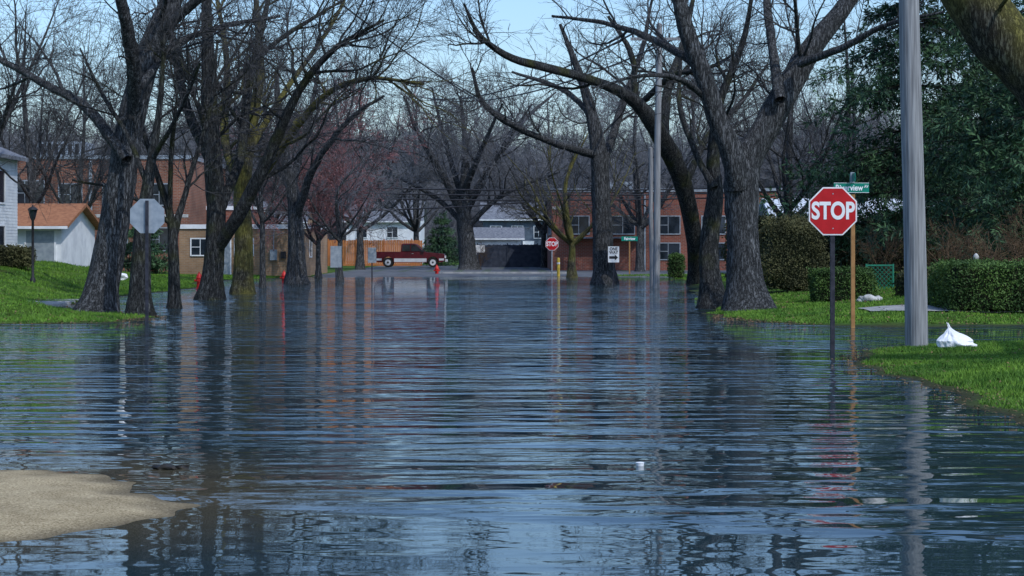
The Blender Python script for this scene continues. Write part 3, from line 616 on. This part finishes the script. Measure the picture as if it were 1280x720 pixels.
def wires(pairs):
    Ps=[]
    for a,c,sag in pairs:
        a=np.array(a);c=np.array(c); t=np.linspace(0,1,30)[:,None]; p=a*(1-t)+c*t; p[:,2]-=4*sag*(t*(1-t))[:,0]; Ps.append(p)
    P=np.array(Ps); V,Fq=tubes(P,np.full(P.shape[:2],0.045),4); link(bpy.data.objects.new('power_lines',npmesh('power_lines',V,Fq,[M['dark']])))
wires([(W(300,228,112),W(1000,232,112),0.4),(W(300,235,112),W(1000,238,112),0.4),(W(300,243,112),W(1000,244,112),0.35),(W(300,262,112),W(690,250,112),0.3),
 ((p1[0]-1.1,73,p1[2]-0.4),W(520,120,150),1.2),((p1[0]+1.1,73,p1[2]-0.4),W(535,123,150),1.2),(W(395,-20,70),W(700,175,150),0.8)])
for px,D,pt,pb in((41,62,258,340),(90,80,268,336)):
    x=(px-640)/F*D; z0=hz(x,D); zt=H-(pt-309)/F*D; e=empty('street_lamp',(x,D,0))
    b=MB(); b.lathe(0,0,[(0.1,z0-0.1),(0.1,z0+0.1),(0.05,z0+0.2),(0.045,zt-0.5),(0.08,zt-0.45),(0.09,zt-0.42)],10,'dark'); b.build('post',e,smooth=True)
    b=MB(); b.lathe(0,0,[(0.08,zt-0.42),(0.15,zt-0.12)],6,'glass'); b.lathe(0,0,[(0.2,zt-0.12),(0.12,zt-0.04),(0.03,zt),(0.02,zt+0.06)],8,'dark')
    for k in range(6):
        a=k*math.pi/3; b.tube((0.085*math.cos(a),0.085*math.sin(a),zt-0.42),(0.155*math.cos(a),0.155*math.sin(a),zt-0.12),0.01,0.01,5,'dark')
    b.build('lantern',e)
def hydrant(px,py,D,s=1.0):
    x=(px-640)/F*D; z=H-(py-309)/F*D; e=empty('fire_hydrant',(x,D,z))
    b=MB(); pr=[(0.17,-0.1),(0.17,0.03),(0.12,0.05),(0.115,0.45),(0.15,0.47),(0.15,0.52),(0.12,0.56),(0.10,0.64),(0.05,0.70),(0.035,0.72),(0.035,0.77),(0.01,0.775)]
    b.lathe(0,0,[(r*s,q*s) for r,q in pr],14,'hyd')
    for d in((1,0),(-1,0),(0,-1)):
        rr=0.055 if d[1]==0 else 0.075
        b.tube((d[0]*0.1*s,d[1]*0.1*s,0.38*s),(d[0]*0.2*s,d[1]*0.2*s,0.38*s),rr*s,rr*s,10,'hyd'); b.tube((d[0]*0.2*s,d[1]*0.2*s,0.38*s),(d[0]*0.23*s,d[1]*0.23*s,0.38*s),0.025*s,0.025*s,5,'hyd')
    b.build('body',e,smooth=True)
hydrant(249,361,72,0.9); hydrant(355,356,85,0.9); hydrant(546,345,108,0.9)
# ---------------------------------------------------------------- pickup
def pickup(x,y,z):
    e=empty('pickup_truck',(x,y,z),0)
    def arc(cx,r,n=10): return [(cx+r*math.cos(math.pi-math.pi*i/n),0.40+r*math.sin(math.pi-math.pi*i/n)) for i in range(n+1)]
    rx,fx=-1.75,1.85
    prof=[(-2.85,0.55),(-2.55,0.42)]+arc(rx,0.47)+arc(fx,0.47)+[(2.6,0.42),(2.82,0.55),(2.84,0.95),(2.7,1.10),(1.35,1.22),(0.9,1.25),(-0.75,1.25),(-2.85,1.25)]
    b=MB(); b.prismy(prof,-0.95,0.95,'carred'); b.build('body',e)
    b=MB(); b.prismy([(-0.75,1.25),(1.25,1.25),(0.55,1.86),(0.3,1.92),(-0.5,1.92),(-0.68,1.86)],-0.80,0.80,'carred'); b.build('cab',e,bevel=0.04)
    b=MB()
    for s in(-1,1):
        y0,y1=(s*0.803,s*0.812) if s>0 else (-0.812,-0.803)
        b.prismy([(0.10,1.30),(1.05,1.30),(0.50,1.80),(0.10,1.83)],y0,y1,'glass'); b.prismy([(-0.64,1.30),(0.02,1.30),(0.02,1.83),(-0.56,1.80)],y0,y1,'glass')
    b.add([(1.22,-0.7,1.29),(1.22,0.7,1.29),(0.62,0.66,1.82),(0.62,-0.66,1.82)],[(0,1,2,3)],'glass'); b.build('windows',e)
    b=MB()
    for s in(-1,1):
        y0,y1=(0.951,0.962) if s>0 else (-0.962,-0.951)
        b.box(-1.25,1.35,y0,y1,0.44,0.72,'silver'); b.box(-2.8,-2.25,y0,y1,0.56,0.72,'silver'); b.box(2.35,2.75,y0,y1,0.56,0.72,'silver')
        b.box(0.05,0.065,y0,y1,0.72,1.24,'dark'); b.box(1.05,1.065,y0,y1,0.72,1.2,'dark'); b.box(0.15,0.3,y0*1.01,y1*1.01,1.08,1.12,'chrome')
        b.box(0.95,1.15,0.96 if s>0 else -1.12,1.12 if s>0 else -0.96,1.25,1.42,'dark')
    b.box(-2.98,-2.86,-0.9,0.9,0.5,0.68,'silver'); b.box(2.85,2.98,-0.92,0.92,0.45,0.65,'silver')
    b.box(2.845,2.87,-0.55,0.55,0.72,0.95,'dark'); b.box(2.80,2.87,-0.96,-0.6,0.75,0.95,'signw'); b.box(2.80,2.87,0.6,0.9,0.75,0.95,'signw')
    b.box(-2.87,-2.852,-0.93,-0.78,0.8,1.15,'hyd'); b.box(-2.87,-2.852,0.78,0.93,0.8,1.15,'hyd')
    b.box(-2.75,-0.85,-0.8,0.8,1.252,1.26,'dark'); b.build('trim',e)
    for cx in(rx,fx):
        for s in(-1,1):
            b=MB(); y0=s*0.93; y1=s*0.70; b.tube((cx,y0,0.40),(cx,y1,0.40),0.39,0.39,24,'tyre'); b.tube((cx,y0+s*0.012,0.40),(cx,y0-s*0.05,0.40),0.24,0.24,18,'silver'); b.tube((cx,y0+s*0.02,0.40),(cx,y0,0.40),0.08,0.08,10,'dark'); b.build('wheel',e)
D=142; px=(513-640)/F*D; pickup(px,D,hz(px,D)+0.006)
# ---------------------------------------------------------------- buildings
def house(name,x0,x1,y0,dep,z0,z1,wall,roof='flat',rmat='roofg',ridge=1.5,wins=(),doors=(),trim='white',sidewins=(),gable_front=False):
    e=empty(name,(x0,y0,z0)); w=x1-x0; h=z1-z0
    b=MB(); b.box(0,w,0,dep,-0.9,h,wall)
    if roof=='gable':
        if gable_front: b.prismy([(0.003,h),(w-0.003,h),(w/2,h+ridge)],0.003,dep-0.003,wall)
        else: b.prismx([(0.003,h),(dep-0.003,h),(dep/2,h+ridge)],0.003,w-0.003,wall)
    b.build('walls',e)
    b=MB(); o=0.35; t=0.14
    if roof=='flat':
        b.box(-0.08,w+0.08,-0.08,0.15,h+0.002,h+0.25,trim); b.box(-0.08,w+0.08,dep-0.15,dep+0.08,h+0.002,h+0.25,trim); b.box(-0.08,0.15,0.152,dep-0.152,h+0.002,h+0.25,trim); b.box(w-0.15,w+0.08,0.152,dep-0.152,h+0.002,h+0.25,trim); b.box(0.152,w-0.152,0.152,dep-0.152,h+0.002,h+0.08,rmat)
    elif gable_front:
        k=ridge/(w/2); b.prismy([(-o,h-o*k),(w/2,h+ridge),(w/2,h+ridge+t),(-o,h-o*k+t)],-o,dep+o,rmat); b.prismy([(w+o,h-o*k),(w+o,h-o*k+t),(w/2+0.001,h+ridge+t),(w/2+0.001,h+ridge)],-o,dep+o,rmat)
    else:
        k=ridge/(dep/2); b.prismx([(-o,h-o*k),(dep/2,h+ridge),(dep/2,h+ridge+t),(-o,h-o*k+t)],-o,w+o,rmat); b.prismx([(dep+o,h-o*k),(dep+o,h-o*k+t),(dep/2+0.001,h+ridge+t),(dep/2+0.001,h+ridge)],-o,w+o,rmat)
        b.box(-o,w+o,-o-0.1,-o-0.002,h-o*k-0.02,h-o*k+0.1,trim)
    b.build('roof',e)
    b=MB()
    for (a,c,d,f) in wins:
        b.box(a,c,-0.02,-0.003,d,f,'glass'); g=0.07
        b.box(a-g,a,-0.05,-0.003,d-g,f+g,trim); b.box(c,c+g,-0.05,-0.003,d-g,f+g,trim); b.box(a,c,-0.05,-0.003,f,f+g,trim); b.box(a,c,-0.07,-0.003,d-g,d,trim)
        b.box((a+c)/2-0.02,(a+c)/2+0.02,-0.035,-0.0205,d,f,trim); b.box(a,(a+c)/2-0.021,-0.035,-0.0205,(d+f)/2-0.02,(d+f)/2+0.02,trim)
    for (sx,a,c,d,f) in sidewins:
        xx0,xx1=(w+0.003,w+0.02) if sx>0 else (-0.02,-0.003); q0,q1=(w+0.003,w+0.05) if sx>0 else (-0.05,-0.003); g=0.07
        b.box(xx0,xx1,a,c,d,f,'glass'); b.box(q0,q1,a-g,a,d-g,f+g,trim); b.box(q0,q1,c,c+g,d-g,f+g,trim); b.box(q0,q1,a,c,f,f+g,trim); b.box(q0,q1,a,c,d-g,d,trim)
    if wins or sidewins: b.build('windows',e)
    b=MB()
    for (a,c,f,k) in doors:
        b.box(a,c,-0.04,-0.003,0.02,f,k); b.box(a-0.08,a,-0.06,-0.003,0,f+0.08,trim); b.box(c,c+0.08,-0.06,-0.003,0,f+0.08,trim); b.box(a,c,-0.06,-0.003,f,f+0.08,trim)
        if c-a>2:
            for q in range(1,5): b.box(a,c,-0.045,-0.041,q*f/5-0.015,q*f/5+0.015,'roofg')
    if doors: b.build('doors',e)
    return e
e=house('white_house',-28,-19.4,60,9,0.8,5.2,'white','gable',ridge=1.8,wins=[(5,6,2.6,3.8)],sidewins=[(1,2,3,2.6,3.8),(1,2,3,0.5,1.7),(1,6.2,7.2,2.6,3.8),(1,6.2,7.2,0.5,1.7)],gable_front=True)
b=MB()
for k in range(36): b.box(0,8.6,-0.014,-0.0035,k*0.12,k*0.12+0.1,'white'); b.box(8.6035,8.614,0,9,k*0.12,k*0.12+0.1,'white')
b.build('siding',e)
house('garage',-24.5,-19.2,75,6,0.9,2.6,'white','gable','roofo',ridge=0.9,doors=[(3.8,5.0,1.5,'galv')],wins=[(2.4,3.0,0.8,1.4)])
e=house('brick_building',-33,-20.5,112,14,0.5,7.3,'brick2',wins=[(0.8,3.2,3.9,5.4),(4.2,5.6,3.9,5.2),(7,8.5,3.9,5.2),(9.8,11.3,3.9,5.2),(7,8.5,1,2.4),(9.8,11.3,1,2.4)],trim='galv')
b=MB(); b.box(2,5,3,6,7.1,8.1,'galv')
for k in range(6): b.box(2.2+k*0.45,2.45+k*0.45,2.98,2.997,7.25,7.95,'dark')
b.build('rooftop_unit',e)
b=MB(); b.box(0.1,12.4,-0.03,-0.004,3.1,3.3,'stone'); b.box(6.1,6.3,-0.12,-0.031,0,6.7,'galv'); b.build('string_course',e)
house('brick_building',-41,-34,100,12,0.6,5.6,'brick',wins=[(4,5,3,4)])
e=house('tan_building',-19.0,-11.8,100.5,12,0.06,2.75,'tan',wins=[(0.7,1.7,1.2,2.1),(3.2,4.2,1.2,2.1)],doors=[(2.0,2.9,2.0,'galv')],sidewins=[(1,2,3,1.1,2.1),(1,6,7,1.1,2.1)])
b=MB(); b.box(5.2,5.6,-0.18,-0.003,0.9,1.5,'galv'); b.box(5.8,6.1,-0.15,-0.003,1.0,1.4,'dark'); b.tube((5.4,-0.08,1.5),(5.4,-0.08,2.7),0.03,0.03,6,'galv'); b.build('meter_box',e)
house('brick_building',-26,-17.5,118,8,0.06,4.2,'brick',wins=[(6.5,7.5,1.5,2.8)])
house('grey_roof_house',-16.2,-9,172,9,0.06,4.3,'white','gable','roofg',ridge=2.0,wins=[(1,2,2.6,3.6),(4,5,2.6,3.6)])
house('grey_roof_house',-32,-21,178,9,0.06,4.3,'tan','gable','roofg',ridge=2.0,wins=[(1,2,2.6,3.6),(4,5,2.6,3.6)])
house('blue_house',-3.0,4.2,182,9,0.06,4.6,'bluewall','gable','roofg',ridge=1.7,wins=[(0.8,1.9,2.6,3.8),(3,4.1,2.6,3.8),(5.3,6.2,2.6,3.8)],doors=[(4.2,5.2,2.2,'white')])
house('white_garage',-3.4,0.8,160,6,0.06,2.5,'white','gable','roofg',ridge=0.9,doors=[(0.6,3.4,2.0,'white')])
e=house('brick_building',2.8,19,124,16,0.06,5.6,'brick',wins=[(1.2,2.6,2.6,3.8),(4.2,5.8,2.6,3.8),(7.4,9,2.6,3.8),(10.6,12.2,2.6,3.8),(13.4,15,2.6,3.8),(7.4,9,0.8,1.9),(10.6,12.2,0.8,1.9)],doors=[(3.0,3.9,2.1,'dark')],sidewins=[(-1,2,3.3,2.6,3.8),(-1,6,7.3,2.6,3.8),(-1,10,11.3,2.6,3.8)],trim='galv')
b=MB(); b.box(0.9,6.2,-0.9,-0.003,2.25,2.35,'bluewall'); b.box(3,6,4,6,5.7,6.4,'galv'); b.box(0.05,0.8,-0.03,-0.004,4.3,4.5,'stone'); b.box(6.5,6.62,-0.12,-0.004,0,5.4,'galv'); b.build('awning',e)
house('garden_house',14.4,24,95,8,0.5,3.0,'white','gable','rooflt',ridge=1.3,wins=[(0.5,1.2,1.2,2.1)])
def fence(name,x0,x1,y,h,mat,step=0.16,gap=0.012):
    x0,x1=min(x0,x1),max(x0,x1); z=hz((x0+x1)/2,y); e=empty(name,(x0,y,z)); b=MB(); n=int((x1-x0)/step); rr=random.Random(3)
    for k in range(n):
        a=k*step; t=h+rr.uniform(-0.03,0.03); b.prismy([(a+gap/2,0.02),(a+step-gap/2,0.02),(a+step-gap/2,t-0.04),(a+step/2,t),(a+gap/2,t-0.04)],0,0.02,mat)
    b.build('pickets',e); b=MB()
    for zz in(0.3,h-0.4): b.box(0,x1-x0,0.022,0.07,zz,zz+0.09,mat)
    for k in range(int((x1-x0)/2.4)+1): b.box(k*2.4,k*2.4+0.1,-0.05,-0.002,-0.2,h+0.10,mat)
    b.build('rails',e)
fence('wooden_fence',(375-640)/F*152,(530-640)/F*152,152,2.25,'wood')
fence('black_fence',(596-640)/F*141,(688-640)/F*141,141,1.85,'bfence',0.13,0.0)
D=56; e=empty('lattice_fence',((1084-640)/F*D,D,hz((1084-640)/F*D,D))); b=MB()
for k in range(-6,9):
    for s in(1,-1):
        P=[]
        for t in np.linspace(0,1,41):
            x=k*0.14+(t*0.8 if s>0 else 0.8-t*0.8); z=t*0.8
            if 0<=x<=0.8: P.append((x,z))
        if len(P)>1: b.tube((P[0][0],0.01*s,P[0][1]),(P[-1][0],0.01*s,P[-1][1]),0.012,0.012,4,'lgreen')
b.box(-0.05,0,-0.03,0.03,-0.1,0.88,'lgreen'); b.box(0.8,0.85,-0.03,0.03,-0.1,0.88,'lgreen'); b.box(0,0.8,-0.025,0.025,0.81,0.86,'lgreen'); b.build('lattice',e)
D=50; x=(1220-640)/F*D; e=empty('garden_statue',(x,D,hz(x,D)+0.25)); b=MB(); b.lathe(0,0,[(0.14,0.02),(0.14,0.12),(0.10,0.15),(0.13,0.2),(0.14,0.32),(0.09,0.45),(0.12,0.52),(0.05,0.58),(0.08,0.63),(0.085,0.70),(0.05,0.76),(0.01,0.79)],14,'stone'); b.tube((0.1,-0.03,0.5),(0.14,-0.12,0.34),0.035,0.025,8,'stone'); b.tube((-0.1,-0.03,0.5),(-0.14,-0.12,0.34),0.035,0.025,8,'stone')
b.build('figure',e,smooth=True)
b=MB(); b.lathe(0,0,[(0.2,-0.4),(0.2,0.0),(0.17,0.018)],16,'stone'); b.build('plinth',e)
def rock(name,x,y,z,s,seed,mat='stone',parent=None,sq=0.6):
    rr=np.random.default_rng(seed); bm=bmesh.new(); bmesh.ops.create_icosphere(bm,subdivisions=3,radius=1); k=rr.normal(size=(5,3))*1.6; ph=rr.uniform(0,6,5)
    for v in bm.verts:
        d=1+0.13*sum(math.sin(float(np.dot(k[i],v.co))*1.6+ph[i]) for i in range(5)); v.co=Vector((v.co.x*d*s,v.co.y*d*s*0.8,v.co.z*d*s*sq))
    me=bpy.data.meshes.new(name); bm.to_mesh(me); bm.free(); me.materials.append(M[mat]); o=bpy.data.objects.new(name,me); o.location=(x,y,z); link(o,parent); return o
for k,(px,py,s) in enumerate(((1078,391,0.16),(1087,389,0.2),(1097,392,0.13))):
    D=47; rock('rock',(px-640)/F*D,D,hz((px-640)/F*D,D)+0.05,s,k)
e=empty('kerb_stones',(-14.2,49,0)); b=MB()
for k in range(5):
    yy=k*1.5; z=hz(-13.2,49+yy)
    b.box(-2.5,1.6-k*0.25,yy,yy+0.35,z-0.2,z+0.10,'conc')
b.build('stones',e,bevel=0.02)
xs=np.linspace(-4.5,3.5,30); b=MB()
for i in range(29): b.box(xs[i]+0.005,xs[i+1]-0.005,109,109.2,-0.1,0.17,'conc')
b.build('kerb',None,bevel=0.015)
# plastic bag
bm=bmesh.new(); bmesh.ops.create_icosphere(bm,subdivisions=5,radius=1); rr=np.random.default_rng(4); K=rr.normal(size=(14,3))*3.2; ph=rr.uniform(0,6,14)
for v in bm.verts:
    c=v.co.copy(); d=1+sum(0.07*abs(math.sin(float(np.dot(K[i],c))+ph[i])) for i in range(14))-0.4
    z=c.z*d; w=1.0 if z<0 else max(0.1,1-1.0*z)
    x=c.x*d*w
    v.co=Vector((x*0.24-0.10*max(z,0)+(0.05 if z<-0.2 and c.x>0 else 0),c.y*d*w*0.16,(z+0.5)*0.23 if z>-0.45 else 0.01+0.02*(c.x+1)))
me=bpy.data.meshes.new('plastic_bag'); bm.to_mesh(me); bm.free(); me.materials.append(M['bag'])
D=28.2; x=(1194-640)/F*D; o=bpy.data.objects.new('plastic_bag',me); o.location=(x,D,hz(x,D)+0.01); link(o)
e=empty('floating_debris',(*G(213,586),0)); rock('leaf_clump',-0.03,0,0.005,0.085,3,'debris',e,0.35); rock('leaf_clump',0.08,0.03,0.0,0.05,5,'debris',e,0.5)
b=MB(); b.tube((-0.1,0,0.01),(0.14,0.05,0.02),0.012,0.006,6,'debris'); b.tube((0.02,0.02,0.01),(0.1,-0.05,0.035),0.006,0.003,5,'debris'); b.build('twig',e)
bm=MB(); bm.lathe(0,0,[(0.028,-0.02),(0.032,0.02),(0.034,0.025),(0.026,0.027)],12,'bag'); bm.build('paper_cup',None,(*G(800,582),0.0),smooth=True)
x=(152-640)/F*72; rock('litter',x,72,hz(x,72)+0.1,0.25,9,'bag')
# ---------------------------------------------------------------- light, sky, camera
EL=math.radians(48); AZ=math.radians(140)
w=bpy.data.worlds.new('World'); scene.world=w; w.use_nodes=True; nt=w.node_tree; bg=nt.nodes['Background']
sk=nt.nodes.new('ShaderNodeTexSky'); sk.sky_type='NISHITA'; sk.sun_disc=False; sk.sun_elevation=EL; sk.sun_rotation=AZ; sk.air_density=1.3; sk.dust_density=1.5; sk.ozone_density=3.5
tint=nt.nodes.new('ShaderNodeMixRGB'); tint.blend_type='MULTIPLY'; tint.inputs[0].default_value=1; tint.inputs[2].default_value=(0.98,1.13,1.36,1)
nt.links.new(sk.outputs[0],tint.inputs[1]); nt.links.new(tint.outputs[0],bg.inputs[0]); bg.inputs[1].default_value=0.15
d=Vector((math.sin(AZ)*math.cos(EL),math.cos(AZ)*math.cos(EL),math.sin(EL)))
l=bpy.data.lights.new('sun','SUN'); l.energy=2.5; l.angle=math.radians(0.5); l.color=(1,0.97,0.93); lo=bpy.data.objects.new('sun',l); lo.rotation_euler=(-d).to_track_quat('-Z','Y').to_euler(); lo.location=(0,0,40); link(lo)
cam=bpy.data.cameras.new('camera'); cam.sensor_width=36; cam.lens=36*F/1280; cam.shift_y=-51/1280; cam.clip_start=0.1; cam.clip_end=9000
co=bpy.data.objects.new('camera',cam); co.location=(0,0,H); co.rotation_euler=(math.pi/2,0,0); link(co); scene.camera=co
scene.view_settings.view_transform='Standard'; scene.view_settings.look='None'; scene.view_settings.exposure=0
print('TREE FACES',NF)
